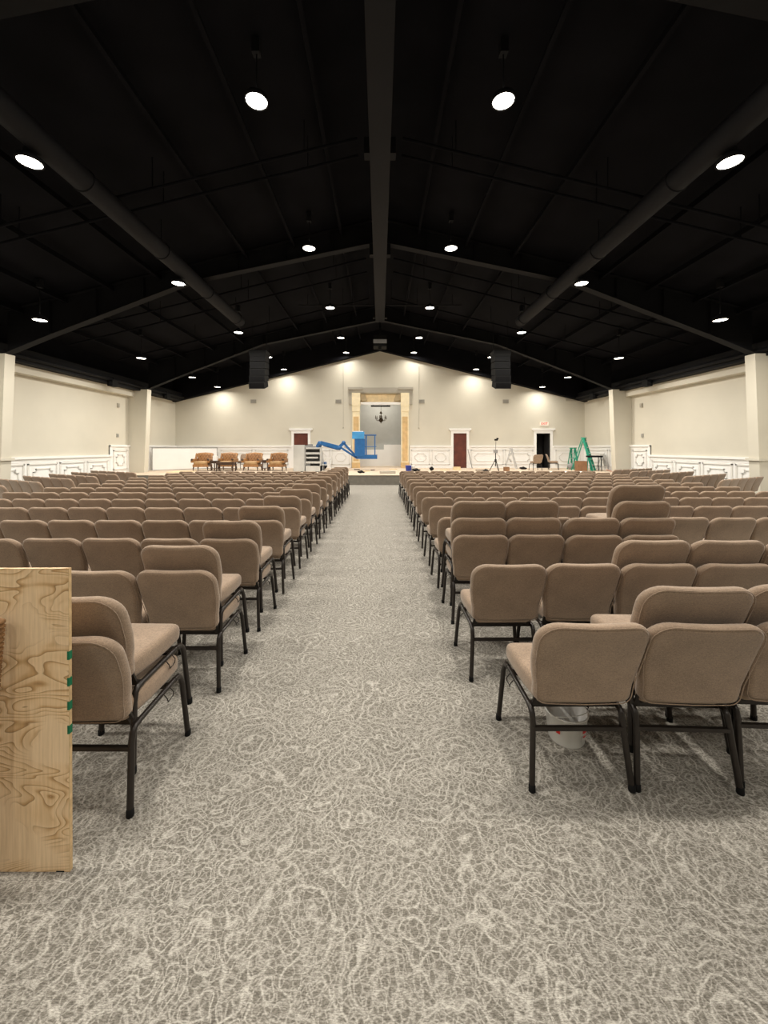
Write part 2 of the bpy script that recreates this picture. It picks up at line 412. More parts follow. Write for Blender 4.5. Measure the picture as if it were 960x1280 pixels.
for sg, nm, ti in ((-1, 'left', 1), (1, 'right', 2)):
    mp_ = (lambda u, v, d, sg=sg: (sg * (W - .03 - d), u, v))
    w = MB(); pm = MB()
    def sb(y0, y1, z0, z1, d):
        a, b = sorted((sg * W, sg * (W - d))); w.box(a, b, y0, y1, z0, z1)
    sb(YB, 17.35, 0, 1.22, .03); sb(YB, 17.45, 1.22, 1.30, .10); sb(YB, 17.4, 1.10, 1.22, .045); sb(YB, 17.4, 0, .16, .05)
    sb(17.35, YF, 0, 1.66, .03); sb(17.35, YF, 1.66, 1.74, .10); sb(17.4, YF, 1.56, 1.66, .045); sb(17.35, 17.46, 0, 1.72, .07)
    for ya, yb in ((5.1, 6.2), (6.35, 7.45), (7.6, 8.7), (8.85, 9.95), (10.1, 11.3), (12.15, 13.15), (13.32, 14.5), (14.66, 15.85), (16.02, 17.2)):
        panel(pm, mp_, ya, yb, .26, 1.04)
    panel(pm, mp_, 17.6, 18.5, SZ + .2, 1.48); 
    if sg > 0:
        panel(pm, mp_, 19.3, 20.4, SZ + .2, 1.48); panel(pm, mp_, 20.6, 22.7, SZ + .2, 1.48)
    else:
        panel(pm, mp_, 19.2, 19.9, SZ + .2, 1.48)
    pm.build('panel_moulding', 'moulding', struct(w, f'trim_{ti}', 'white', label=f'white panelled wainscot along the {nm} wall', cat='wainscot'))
# far wall wainscot
w = MB(); pm = MB(); fm = lambda u, v, d: (u, YF - .03 - d, v)
segs = [(-W, DOORS[0][0] - .14), (DOORS[0][1] + .14, PORT[0] - .5), (PORT[1] + .5, DOORS[1][0] - .14), (DOORS[1][1] + .14, DOORS[2][0] - .14), (DOORS[2][1] + .14, W)]
for a, b in segs:
    w.box(a, b, YF - .03, YF, SZ, 1.66); w.box(a, b, YF - .10, YF, 1.66, 1.74); w.box(a, b, YF - .045, YF, 1.55, 1.66); w.box(a, b, YF - .05, YF, SZ, SZ + .14)
for a, b, k in ((-4.0, -2.95, 'oct'), (-2.8, -1.8, 'oct'), (1.85, 2.9, 'oct'), (3.05, 4.05, 'oct'), (5.35, 7.2, 'oct'), (7.35, 8.95, 'notch'), (10.3, 11.7, 'oct'),
                (-9.3, -7.5, 'notch'), (-7.3, -5.4, 'notch')):
    panel(pm, fm, a, b, SZ + .22, 1.46, k)
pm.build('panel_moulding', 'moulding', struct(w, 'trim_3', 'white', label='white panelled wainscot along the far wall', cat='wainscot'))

# columns, soffits, eave beams
n = 4
for sg, nm in ((-1, 'left'), (1, 'right')):
    for yc, wh in ((4.6, 'near'), (11.6, 'middle'), (18.7, 'far')):
        p = [(sg * W, 0), (sg * 11.27, 0), (sg * 11.10, 4.4), (sg * W, 4.4)]
        c = MB().prism(p, 'y', yc, yc + .33)
        if yc < 17:
            for (za, zb, d) in ((1.22, 1.30, .06), (0, .16, .03)):
                a, b = sorted((sg * W, sg * (11.23 - d))); c.box(a, b, yc - d, yc + .33 + d, za, zb)
        struct(c, f'trim_{n + 6}', 'cream', label=f'cream tapered {wh} column on the {nm} wall', cat='column'); n += 1
    a, b = sorted((sg * W, sg * 11.72))
    s_ = MB().box(a, b, 11.93, 18.7, 4.05, 4.32).box(a, b, 4.93, 11.6, 4.05, 4.32)
    struct(s_, f'trim_{n + 6}', 'cream', label=f'cream soffit strip at top of the {nm} wall', cat='trim'); n += 1
    a, b = sorted((sg * W, sg * 11.42))
    e = MB().box(a, b, YB, YF - .35, 4.33, 4.78)
    e.tube([(sg * 11.35, YB, 4.5), (sg * 11.35, YF - .4, 4.5)], .07)
    struct(e, f'trim_{n + 6}', 'steelblack', label=f'black eave beam along the {nm} wall', cat='beam'); n += 1
    gp = MB().box(*sorted((sg * W, sg * (W - .02))), YB, YF - .35, 4.78, 5.62)
    struct(gp, f'trim_{n + 6}', 'black', label=f'black band above the {nm} eave beam', cat='trim'); n += 1

# ------------------------------------------------------------------ steel rafters
def rafter(y, label):
    r = empty('steel_rafter', (0, y, 0), 0, label, 'rafter', 'steel roof rafters')
    pts = [(0.0, 7.72), (5.6, 6.56), (9.8, 4.95), (11.1, 4.42)]
    for sg in (-1, 1):
        bt = [(sg * x, z) for x, z in pts]
        tp = [(sg * 11.1, roof(11.1) - .02), (0, roof(0) - .02)]
        MB().prism(bt + tp, 'y', -.012, .012).build('web', 'steelblack', r)
        fl_ = MB()
        for (xa, za), (xb, zb) in zip(bt[:-1], bt[1:]): fl_.bar((xa, 0, za), (xb, 0, zb), .24, .03)
        fl_.bar((sg * .02, 0, roof(0) - .05), (sg * 11.1, 0, roof(11.1) - .05), .24, .03)
        for x in (1.4, 2.8, 4.2, 5.6, 7.0, 8.4, 9.8):
            zb_ = 7.72 - .207 * x if x <= 5.6 else 6.56 - (x - 5.6) * .383
            fl_.box(*sorted((sg * x, sg * (x + .012))), -.11, .11, zb_, roof(x) - .04)
        fl_.build('flange', 'steelblack', r)
rafter(4.6, 'black steel roof rafter nearest the camera'); rafter(11.7, 'black steel roof rafter over the middle of the hall'); rafter(18.8, 'black steel roof rafter nearest the stage wall')
# purlins: each its own thing
PXS = (1.2, 2.6, 4.0, 6.6, 8.0, 9.4, 10.7)
words = ['first', 'second', 'third', 'fourth', 'fifth', 'sixth', 'seventh', 'eighth', 'ninth', 'tenth', 'eleventh', 'twelfth', 'thirteenth', 'fourteenth']
for sg, nm in ((-1, 'left'), (1, 'right')):
    for i, x in enumerate(PXS):
        z = roof(x)
        p = MB().box(-.035, .035, YB, YF - .36, -.24, -.085)
        o = p.build('roof_purlin', 'black'); o.location = (sg * x, 0, z)
        o.rotation_euler = (0, sg * math.atan(.245), 0)
        tag(o, f'thin black roof purlin, {words[i]} out from ridge on the {nm} slope', 'purlin', 'roof purlins')
# ridge beam
rb = empty('ridge_beam', (0, 0, 7.3), 0, 'dark grey box beam running along the ridge', 'beam')
MB().box(-.2, .2, YB + .1, 17.8, 0, .36).build('box_section', 'duct', rb)
for y in (4.6, 7.7, 11.7, 17.3):
    for sg in (-1, 1):
        MB().box(*sorted((sg * .2, sg * .31)), y - .1, y + .1, .02, .34).build('bracket', 'steelblack', rb)
# round ducts
for sg, nm in ((-1, 'left'), (1, 'right')):
    d = empty('air_duct', (sg * 5.3, 0, 6.38), 0, f'long round black duct hanging on the {nm} side', 'duct', 'long ceiling ducts')
    MB().tube([(0, YB + .1, 0), (0, 14.8, 0)], .2, 20).build('duct_body', 'duct', d)
    for y in (-5, -2, 1, 4, 7, 9.5, 12, 14.4):
        MB().tube([(.205 * math.cos(t), y, .205 * math.sin(t)) for t in [2 * PI * k / 20 for k in range(20)]], .014, 6, True).build('seam_band', 'duct', d)
    for y in (-2, 4, 9.5, 14.4): MB().bar((0, y, .2), (0, y, roof(5.3) - 6.4), .02).build('hanger_rod', 'steelblack', d)
# conduits following the slope
for y, off, nm in ((7.75, .62, 'nearest'), (8.15, .66, 'second'), (12.7, .60, 'third'), (13.4, .72, 'fourth'), (15.9, .68, 'fifth')):
    for sg, sd in ((-1, 'left'), (1, 'right')):
        c = MB().tube([(sg * .45, 0, roof(.45) - off), (sg * 10.6, 0, roof(10.6) - off)], .03, 6)
        for x in (1.5, 4.5, 7.5): c.bar((sg * x, 0, roof(x) - off), (sg * x, 0, roof(x)), .015)
        o = c.build('ceiling_conduit', 'black'); o.location = (0, y, 0)
        tag(o, f'thin black conduit across the {sd} roof slope, {nm} to camera', 'conduit', 'ceiling conduits')
for sg, sd in ((-1, 'left'), (1, 'right')):
    c = MB().bar((sg * .25, 0, 7.32), (sg * 3.25, 0, 7.32), .04)
    for x in (.45, 1.1, 2.9): c.bar((sg * x, 0, 7.32), (sg * x, 0, roof(x)), .015)
    o = c.build('hanging_rail', 'steelblack'); o.location = (0, 15.7, 0)
    tag(o, f'thin horizontal black rail hung {sd} of the ridge', 'rail')

# ------------------------------------------------------------------ pendants
LR = [(6.1, 'nearest'), (10.6, 'second'), (15.1, 'third'), (19.2, 'fourth'), (22.2, 'fifth')]
LC = [(1.92, 7.0, 'inner'), (5.45, 6.05, 'middle'), (9.2, 5.06, 'outer')]
POWER = 118.0
def lamp(x, y, z):
    ld = bpy.data.lights.new('pendant_or_added_lamp', 'AREA'); ld.shape = 'DISK'; ld.size = .26
    ld.energy = POWER; ld.color = (1.0, .945, .85); ld.spread = math.radians(165)
    lo = bpy.data.objects.new('pendant_or_added_lamp', ld); col.objects.link(lo); lo.location = (x, y, z)
    return lo
for x, z, cn in LC:
    for y, rn in LR:
        for sg, sd in ((-1, 'left'), (1, 'right')):
            if cn == 'outer' and rn == 'nearest': continue
            X = sg * x
            p = empty('pendant_light', (X, y, z), 0, f'lit round pendant light, {rn} to camera in the {cn} line {sd} of ridge', 'light', 'lit pendant lights')
            zt = roof(x) - z if cn != 'middle' or y > 14.9 else .14
            MB().lathe([(.05, .16), (.06, .13), (.10, .11), (.17, .06), (.185, .02), (.185, -.005), (.165, -.015), (.165, .0)], 24, cap=False).build('housing', 'steelblack', p)
            MB().lathe([(0, .004), (.16, .002), (.162, .012), (0, .014)], 24, cap=False).build('lens', 'lens', p)
            MB().tube([(0, 0, .14), (0, 0, max(zt - .24 if cn != 'middle' or y > 14.9 else .16, .18))], .012, 6).build('cord', 'steelblack', p)
            MB().box(-.06, .06, -.06, .06, max(zt - .26, .14), max(zt - .04, .2)).build('mounting_box', 'steelblack', p)
            lamp(X, y, z - .02).data.energy = POWER * (  .3 if y > 22 else .8 if y > 19 else 1)
for y in (1.6, -2.9):  # bare unseen lamps added for illumination, continuing the pendant rows
    for x, z, cn in LC:
        for sg in (-1, 1): lamp(sg * x, y, z).data.energy = POWER * (.9 if y > 0 else .62)
for sg in (-1, 1): lamp(sg * 9.2, 6.1, 5.04)
nl = lamp(0, 24.6, 5.5); nl.data.energy = 80; nl.data.size = .8  # unseen lamp added to brighten the niche walls, no fitting

# ------------------------------------------------------------------ stacking chair
PITCH = .503
def arc(cx, cy, r, a0, a1, n=5):
    return [(cx + r * math.cos(math.radians(a0 + (a1 - a0) * i / n)), cy + r * math.sin(math.radians(a0 + (a1 - a0) * i / n))) for i in range(n + 1)]
def back_outline():
    # CCW, (x, z) measured from the pad's bottom
    pts = []
    pts += arc(.175, .045, .045, -90, 0)                    # bottom right
    pts += [(.222, .10), (.232, .15), (.241, .22), (.244, .30)]
    pts += arc(.154, .335, .09, 0, 90, 6)                  # top right
    pts += [(.08, .4225), (0, .421), (-.08, .4225)]
    pts += arc(-.154, .335, .09, 90, 180, 6)
    pts += [(-.244, .30), (-.241, .22), (-.232, .15), (-.222, .10)]
    pts += arc(-.175, .045, .045, 180, 270)
    pts += [(-.1, 0), (0, -.001), (.1, 0)]
    return pts
def back_fn(u, v, w):
    lean = -.232 - .335 * v + .02 * math.sin(PI * min(1, max(0, v / .42)))
    return (u * 1.028, lean + w + .22 * u * u, .412 + v)
def seat_outline():
    pts = arc(.165, -.165, .04, -90, 0, 4) + [(.222, -.05), (.228, .08)] + arc(.173, .165, .055, 0, 90, 5)
    pts += [(.08, .224), (0, .225), (-.08, .224)] + arc(-.173, .165, .055, 90, 180, 5) + [(-.228, .08), (-.222, -.05)] + arc(-.165, -.165, .04, 180, 270, 4) + [(0, -.206)]
    return pts
def seat_fn(u, v, w):
    z = .424 + w + .03 * (v + .2) - (.6 * max(0, v - .13) ** 2 * 6 if w > 0 else 0) 
    return (u * .955, v, z)
FRX = .213
def make_chair(level):
    """level 0 full detail, 1 medium, 2 few parts"""
    r = empty('stacking_chair', (0, 0, 0), 0, 'tan fabric stacking chair', 'chair')
    b = MB().cushion(back_outline(), .068, .03, back_fn, .006, 4 if level < 2 else 2)
    bo = b.build('backrest', 'fabric', r)
    if level == 0:
        ol = back_outline()
        pp = [back_fn(u * .972, .21 + (v - .21) * .972, -.0335) for u, v in ol]
        MB().tube(pp, .0022, 5, True).build('piping', 'fabric', bo)
    MB().cushion(seat_outline(), .106, .032, seat_fn, .012, 4 if level < 2 else 2).build('seat', 'fabric', r)
    def leg(mb, sx, front):
        if front: mb.tube([(sx * (FRX + .03), .238, .008), (sx * (FRX + .006), .222, .30), (sx * FRX, .212, .335), (sx * FRX, .19, .354), (sx * FRX, .15, .358)], .0145, 8 if level < 2 else 6)
        else: mb.tube([(sx * (FRX + .02), -.245, .008), (sx * FRX, -.205, .29), (sx * FRX, -.196, .33), (sx * FRX, -.18, .347), (sx * FRX, -.15, .35)], .0145, 8 if level < 2 else 6)
        return mb
    fr = MB()
    for sx in (-1, 1): fr.tube([(sx * FRX, .15, .358), (sx * FRX, -.165, .35)], .0125, 8 if level < 2 else 6)
    fr.bar((-FRX, .12, .345), (FRX, .12, .345), .025, .02); fr.bar((-FRX, -.14, .342), (FRX, -.14, .342), .025, .02)
    for sx in (-1, 1): fr.bar((sx * .19, -.16, .35), (sx * .185, -.215, .47), .03, .008)
    if level < 2:
        for sx in (-1, 1):
            for f in (0, 1):
                l = leg(MB(), sx, f).build('leg', 'chairframe', r)
                if level == 0:
                    fx, fy = (sx * (FRX + .03), .238) if f else (sx * (FRX + .02), -.245)
                    MB().lathe([(.0155, 0), (.0165, .004), (.0155, .03), (.0135, .032)], 10, (fx, fy, 0)).build('foot_cap', 'rubber', l)
        MB().bar((-FRX - .004, -.212, .27), (FRX + .004, -.212, .27), .018, .018).build('stretcher', 'chairframe', r)
        if level == 0:
            for sx in (-1, 1):
                MB().tube([(sx * (FRX + .013), .03, .355), (sx * (FRX + .03), .03, .335), (sx * (FRX + .03), .04, .312), (sx * (FRX + .022), .075, .305), (sx * (FRX + .03), .085, .318), (sx * (FRX + .03), .088, .335), (sx * (FRX + .013), .088, .356)], .0028, 5).build('linking_hook', 'wire', r)
    else:
        for sx in (-1, 1):
            for f in (0, 1): leg(fr, sx, f)
        fr.bar((-FRX - .004, -.212, .27), (FRX + .004, -.212, .27), .018, .018)
    fr.build('seat_frame' if level < 2 else 'leg_frame', 'chairframe', r)
    return r
protos = [make_chair(0), make_chair(1), make_chair(2)]
for p in protos: freeze(p)
used = [False, False, False]
def put_chair(x, y, rz, z, label, group, level):
    if used[level]: o = copy_tree(protos[level])
    else: o = protos[level]; used[level] = True
    o.location = (x, y, z); o.rotation_euler = (0, 0, rz); o['label'] = label; o['group'] = group
    return o
def jit(a): return random.uniform(-a, a)
SDZ, SDY = .142, .055
NCH = [0]
STUFF = []
def stack(x, y, rz, n, base_label, group, level, pos):
    ca, sa = math.cos(rz), math.sin(rz)
    for k in range(n):
        if n == 1: lab = 'tan fabric stacking chair, ' + pos
        elif n == 2: lab = ('lower', 'upper')[k] + ' tan chair of two stacked, ' + pos
        elif n == 3: lab = ('bottom', 'middle', 'top')[k] + ' tan chair of three stacked, ' + pos
        else: lab = ('bottom', 'second up', 'third up', 'topmost')[k] + ' tan chair of four stacked, ' + pos
        jx = (jit(.008) - (.022 if x < 0 and y < 2.2 else 0)) if k else 0
        put_chair(x - sa * SDY * k + jx, y + ca * SDY * k, rz + (jit(.012) if k else 0), SDZ * k, lab, group, level); NCH[0] += 1

NR = 14
for side in (-1, 1):
    nmx = 11 if side < 0 else 13
    sd = 'left' if side < 0 else 'right'
    for r in range(NR):
        yr = (1.71 if side < 0 else 1.83) + (.862 if side < 0 else .872) * r + (jit(.02) if r > 2 else 0)
        yc = yr + .245
        inner = (1.072 if r == 0 else 1.045) if side < 0 else (.697, .612, .65)[r] if r < 3 else .66 + jit(.015)
        lim = ((.97 if side < 0 else .99) * (yc + .1)) + .12
        for c in range(nmx):
            xi = inner + PITCH * c
            if xi > lim: break
            if side < 0 and r == 0 and c > 0: break
            x = side * (xi + .245)
            n = 1
            if side < 0 and c == 0: n = 2
            if side > 0:
                if r == 0 and c > 2: break
                if r == 0: n = (1, 2, 2)[c]
                if r == 1: n = (1, 1, 2, 2, 2)[min(c, 4)]
                if r == 2: n = (3, 3, 2, 4, 0, 0)[min(c, 5)]
            if n == 0: continue
            yy = yc + jit(.012); rz = jit(.012)
            if side > 0 and r == 0: rz = (.0, -.04, -.05)[c]
            cw = 'aisle seat' if c == 0 else words[c] + ' from aisle'
            pos = f'{cw}, {words[r]} row from camera, {sd} block'
            if r >= NR - 2 and c > 0:
                STUFF.append((x, yy, rz, 0)); continue
            lvl = 0 if r < 3 else (1 if (r < 7 or c == 0) else 2)
            stack(x, yy, rz, n, '', f'{sd} block of seating', lvl, pos)
# angled wings
for side, ix, ys, dy, ang in ((-1, 7.55, (8.15, 9.0, 9.9, 10.75, 11.6, 12.45), 1, 27), (1, 8.05, (8.2, 9.55, 10.7, 11.9, 12.95, 13.9), 1, 29)):
    sd = 'left' if side < 0 else 'right'
    a = math.radians(ang)
    for r, y0 in enumerate(ys):
        for c in range(5):
            x = ix + PITCH * (c + .5) * math.cos(a); y = y0 + PITCH * (c + .5) * math.sin(a)
            if side * x * 490 / (y - .25) + 475 < -12 or side * x * 490 / (y - .25) + 475 > 972: continue
            cw = 'innermost seat' if c == 0 else words[c] + ' seat from inner end'
            stack(side * x, y + .2, side * a, 1, '', f'{sd} angled wing seating', 2, f'{cw}, {words[r]} angled row by {sd} wall')
# farthest rows beyond the three hundred largest: one object
sm = MB()
srcs = [(ch.data, ch.name.startswith('leg_frame')) for ch in protos[2].children]
fv, ff, fmat, fsm = [], [], [], []
for (x, y, rz, z) in STUFF:
    mt = Matrix.Translation((x, y, z)) @ Matrix.Rotation(rz, 4, 'Z')
    for me, isf in srcs:
        o = len(fv); fv += [tuple(mt @ v.co) for v in me.vertices]
        for p in me.polygons: ff.append([i + o for i in p.vertices]); fmat.append(1 if isf else 0); fsm.append(p.use_smooth)
me = bpy.data.meshes.new('far_seating'); me.from_pydata(fv, [], ff); me.materials.append(M['fabric']); me.materials.append(M['chairframe'])
me.polygons.foreach_set('material_index', fmat); me.polygons.foreach_set('use_smooth', fsm); me.update()
o = bpy.data.objects.new('far_seating_rows', me); col.objects.link(o)
tag(o, 'two farthest rows of tan chairs nearest the stage', 'chairs', kind='stuff')
# chairs standing on the stage
for x, y, rz, lab in ((-7.47, 21.3, PI - .1, 'tan chair on stage between second and third leather armchairs'),
                      (8.05, 20.3, .06, 'tan chair on stage in front of the black doorway, back to camera'),
                      (9.25, 20.9, -1.9, 'tan chair on stage left of the green ladder, turned sideways')):
    put_chair(x, y, rz, SZ, lab, 'chairs on the stage', 1); NCH[0] += 1
print('CHAIRS', NCH[0], 'stuff', len(STUFF))

# ------------------------------------------------------------------ plywood sheet, lath, bucket
pw = empty('plywood_sheet', (-1.172, 1.48, 0.0), 0, 'upright sheet of plywood standing against the near left chairs', 'plywood')
pw.rotation_euler = (0, -.004, 0)
MB().box(-.62, 0, 0, .013, 0, 1.145).build('face_panel', 'ply', pw)
MB().box(0, .0015, 0, .013, 0, 1.145).build('cut_edge', 'plyedge', pw)
for z in (.80, .70, .61, .52):
    MB().box(-.006, .0022, -.0008, .014, z, z + .032).build('green_mark', 'green', pw)
MB().box(-.05, -.02, -.001, .019, -.004, .004).build('dark_chip', 'rubber', pw)
lt = empty('ribbed_strip', (-1.44, 1.385, 0), 0, 'ribbed brown strip leaning on plywood at left picture edge', 'strip')
lt.rotation_euler = (-.05, .035, 0)
rbm = MB(); zz = 0.0
prof = []
while zz < .965: prof += [(.024, zz), (.029, zz + .004), (.029, zz + .009), (.024, zz + .013)]; zz += .0165
rbm.lathe(prof, 12).build('ribbed_tube', 'kraft', lt)
bk = empty('plastic_bucket', (1.03, 2.17, 0), .4, 'small clear plastic bucket under the near right aisle chair', 'bucket')
MB().lathe([(0, 0), (.088, 0), (.092, .006), (.108, .15), (.114, .152), (.114, .158), (.106, .158), (.089, .008), (0, .006)], 32, cap=False).build('tub', 'bucket', bk)
MB().tube([(.112 * math.cos(t), .112 * math.sin(t), .146 - .05 * math.sin(t)) for t in [PI + PI * k / 16 for k in range(17)]], .002, 5).build('handle', 'bucket', bk)
def patch(a0, a1, z0, z1, name):
    mb = MB(); n_ = 8; vs = []; fs = []
    for i in range(n_ + 1):
        t = a0 + (a1 - a0) * i / n_
        for z in (z0, z1):
            r_ = .0958 + .016 * z / .15 * 1.02
            vs.append((r_ * math.cos(t), r_ * math.sin(t), z))
    for i in range(n_): fs.append((2 * i, 2 * i + 2, 2 * i + 3, 2 * i + 1))
    return mb.add(vs, fs, True)
patch(-1.55, -1.15, .085, .105, 'p').build('red_print', 'red', bk); patch(-1.5, -1.25, .06, .07, 'p').build('red_print', 'red', bk)
patch(-2.9, -2.7, .07, .10, 'p').build('red_print', 'red', bk)
patch(1.2, 1.6, .10, .13, 'p').build('red_print', 'red', bk)

# ------------------------------------------------------------------ doors, vents, exit sign
for i, (a, b) in enumerate(DOORS):
    lab = ('dark brown door at left end of stage, mostly hidden', 'red brown door between portal and right doorway', 'white cased doorway open onto a dark room')[i]
    d = empty(f'door_{i + 1}', ((a + b) / 2, YF, SZ)); tag(d, lab, 'door', kind='structure')
    h = (b - a) / 2; H = DT - SZ
    MB().box(-h - .14, -h, -.06, .0, 0, H + .14).box(h, h + .14, -.06, 0, 0, H + .14).box(-h, h, -.06, 0, H, H + .14).box(-h - .2, h + .2, -.09, 0, H + .14, H + .20).box(-h - .26, h + .26, -.12, 0, H + .2, H + .28).build('door_casing', 'white', d)
    if i < 2:
        dp = MB().box(-h, h, .05, .09, 0, H).build('door_panel', 'reddoor', d)
        MB().lathe([(.012, 0), (.012, .03), (.028, .04), (.028, .06), (0, .07)], 12).xf(Matrix.Translation((h * .8 if i == 0 else -h * .8, .05, .98)) @ Matrix.Rotation(PI / 2, 4, 'X')).build('door_knob', 'brass', dp)
    else:
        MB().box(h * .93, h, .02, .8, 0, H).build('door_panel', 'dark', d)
for x in (-7.42, -2.44, 2.44, 7.37):
    v = empty('wall_vent', (x, YF, 4.33), 0, f'grey wall vent, {"outer" if abs(x) > 5 else "inner"} one {"left" if x < 0 else "right"} of the portal', 'vent', 'far wall vents')
    MB().box(-.17, .17, -.03, 0, -.11, .11).build('frame', 'taupe', v)
    s_ = MB()
    for k in range(6): s_.box(-.15, .15, -.04, -.03, -.09 + k * .032, -.075 + k * .032)
    s_.build('louvres', 'vent', v)
vt = MB().box(-.4, .4, -.02, 0, -.07, .07).build('wall_vent', 'taupe'); vt.location = (11.3, YF, 4.42)
tag(vt, 'wide pale wall vent high in the right corner', 'vent')
ex = empty('exit_sign', (9.62, YF - .01, 3.02), 0, 'small lit exit sign above the right doorway', 'sign')
MB().box(-.24, .24, -.05, 0, -.11, .11).build('sign_box', 'signwhite', ex)
def text_obj(txt, size, name, mat, parent, loc, rot):
    cu = bpy.data.curves.new(name, 'FONT'); cu.body = txt; cu.size = size; cu.align_x = 'CENTER'; cu.align_y = 'CENTER'; cu.extrude = .003; cu.offset = .004
    t = bpy.data.objects.new(name, cu); col.objects.link(t)
    me = bpy.data.meshes.new_from_object(t.evaluated_get(bpy.context.evaluated_depsgraph_get()))
    bpy.data.objects.remove(t); o = bpy.data.objects.new(name, me); col.objects.link(o)
    me.materials.clear(); me.materials.append(M[mat]); o.parent = parent; o.location = loc; o.rotation_euler = rot
    return o
text_obj('EXIT', .19, 'sign_text', 'exitred', ex, (0, -.054, 0), (PI / 2, 0, 0))
for x in (-2.15, 2.28):
    c = MB().tube([(0, 0, 0), (0, 0, -3.6)], .008, 5).ball((0, 0, -3.62), .035, 6).build('electric_cord', 'taupe')
    c.location = (x, YF - .06, 6.4); tag(c, f'thin cord hanging down far wall {"left" if x < 0 else "right"} of portal', 'cord', 'cords on the far wall')
for sg, sd in ((-1, 'left'), (1, 'right')):
    o = MB().box(-.04, .02, -.07, .07, -.09, .09).box(-.06, .03, -.04, .04, -.05, .05).build('wall_sensor', 'taupe'); o.location = (sg * (W - .03), 17.95, 3.55)
    tag(o, f'small sensor high on the {sd} wall', 'sensor')
    o = MB().box(-.02, .02, -.06, .06, -.08, .08).box(-.035, .035, -.02, .02, -.03, .03).build('wall_switch', 'vent'); o.location = (sg * (W - .02), 17.9, 2.17)
    tag(o, f'small grey switch plate above the {sd} wainscot', 'switch')
    for y, wh in ((16.6, 'near'), (20.8, 'far')):
        e = empty('clamp_spotlight', (sg * 11.3, y, 4.42), 0, f'{wh} small black spotlight clamped to the {sd} eave beam', 'spotlight', 'small black eave spotlights')
        MB().box(-.11, .11, -.2, .14, -.22, .03).build('body', 'rubber', e)
        MB().box(-.03, .03, -.02, .02, -.02, .16).build('clamp', 'steelblack', e)
        MB().lathe([(.08, 0), (.09, .03), (.0, .035)], 12).xf(Matrix.Translation((0, -.2, -.1)) @ Matrix.Rotation(PI / 2, 4, 'X')).build('lens_ring', 'steelblack', e)

# ------------------------------------------------------------------ portal
po = empty('stage_portal', (.03, YF, SZ), 0, 'unfinished wooden portal framing the niche at stage centre', 'portal')
for sg, x0 in ((-1, -1.64), (1, 1.21)):
    px = MB().box(x0, x0 + .43, -.16, .0, 0, 3.62).build('pillar', 'pinelight', po)
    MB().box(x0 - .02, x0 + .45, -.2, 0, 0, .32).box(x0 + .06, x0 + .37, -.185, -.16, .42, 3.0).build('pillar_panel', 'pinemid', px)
    MB().box(x0 - .03, x0 + .46, -.22, 0, 3.62, 4.0 + .38).box(x0 - .015, x0 + .445, -.20, 0, 3.3, 3.62).build('capital', 'pinelight', px)
MB().box(-1.86, 1.86, -.10, -.0, 4.40, 4.70).box(-1.86, -1.62, -.08, 0, 3.72, 4.40).box(1.62, 1.86, -.08, 0, 3.72, 4.40).box(-1.9, -1.05, -.18, 0, 4.58, 4.72).box(1.05, 1.9, -.18, 0, 4.58, 4.72).build('surround', 'taupe', po)
MB().box(-1.21, 1.21, .12, .18, 3.86, 4.36).box(-.015, .015, .10, .12, 3.86, 4.36).build('header_panel', 'pine', po)
MB().box(-1.21, 1.21, -.02, .2, 3.72, 3.86).build('header_rail', 'white', po)
for sg in (-1, 1):
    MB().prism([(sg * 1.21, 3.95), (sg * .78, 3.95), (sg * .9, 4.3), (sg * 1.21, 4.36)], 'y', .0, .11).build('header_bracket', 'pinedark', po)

# chandelier with bar
ch = empty('chandelier', (.06, 24.2, 0), 0, 'small dark bronze chandelier hanging inside the portal', 'chandelier')
ZC = 3.45
MB().tube([(0, 0, 4.28), (0, 0, ZC + .25)], .012, 6).build('chain', 'brass', ch)
MB().lathe([(0, .42), (.03, .41), (.05, .36), (.09, .31), (.10, .29), (.03, .27), (.02, .20), (.05, .12), (.03, .05), (.06, -.02), (.13, -.08), (.15, -.15), (.10, -.22), (.03, -.27), (.02, -.32), (0, -.34)], 16, (0, 0, ZC)).build('centre_stem', 'brass', ch)
for k in range(6):
    t = k * PI / 3 + .3; c_, s_ = math.cos(t), math.sin(t)
    a = MB().tube([(c_ * r_, s_ * r_, ZC + z) for r_, z in ((.05, -.05), (.14, -.16), (.25, -.17), (.33, -.08), (.34, -.02))], .014, 6).build('arm', 'brass', ch)
    MB().lathe([(.0, -.03), (.05, -.02), (.055, 0), (.02, .005), (.018, .12), (.008, .15), (0, .17)], 10, (c_ * .34, s_ * .34, ZC)).build('candle_cup', 'brass', a)
bb = empty('curtain_bar', (-.0, 23.6, 4.13), 0, 'short black bar fixed above the chandelier', 'bar')
MB().box(-.55, .62, -.03, .03, -.05, .04).build('bar_rail', 'rubber', bb)
for x in (-.4, .45): MB().box(x - .01, x + .01, -.01, .01, 0, 1.47).build('hanger_rod', 'rubber', bb)

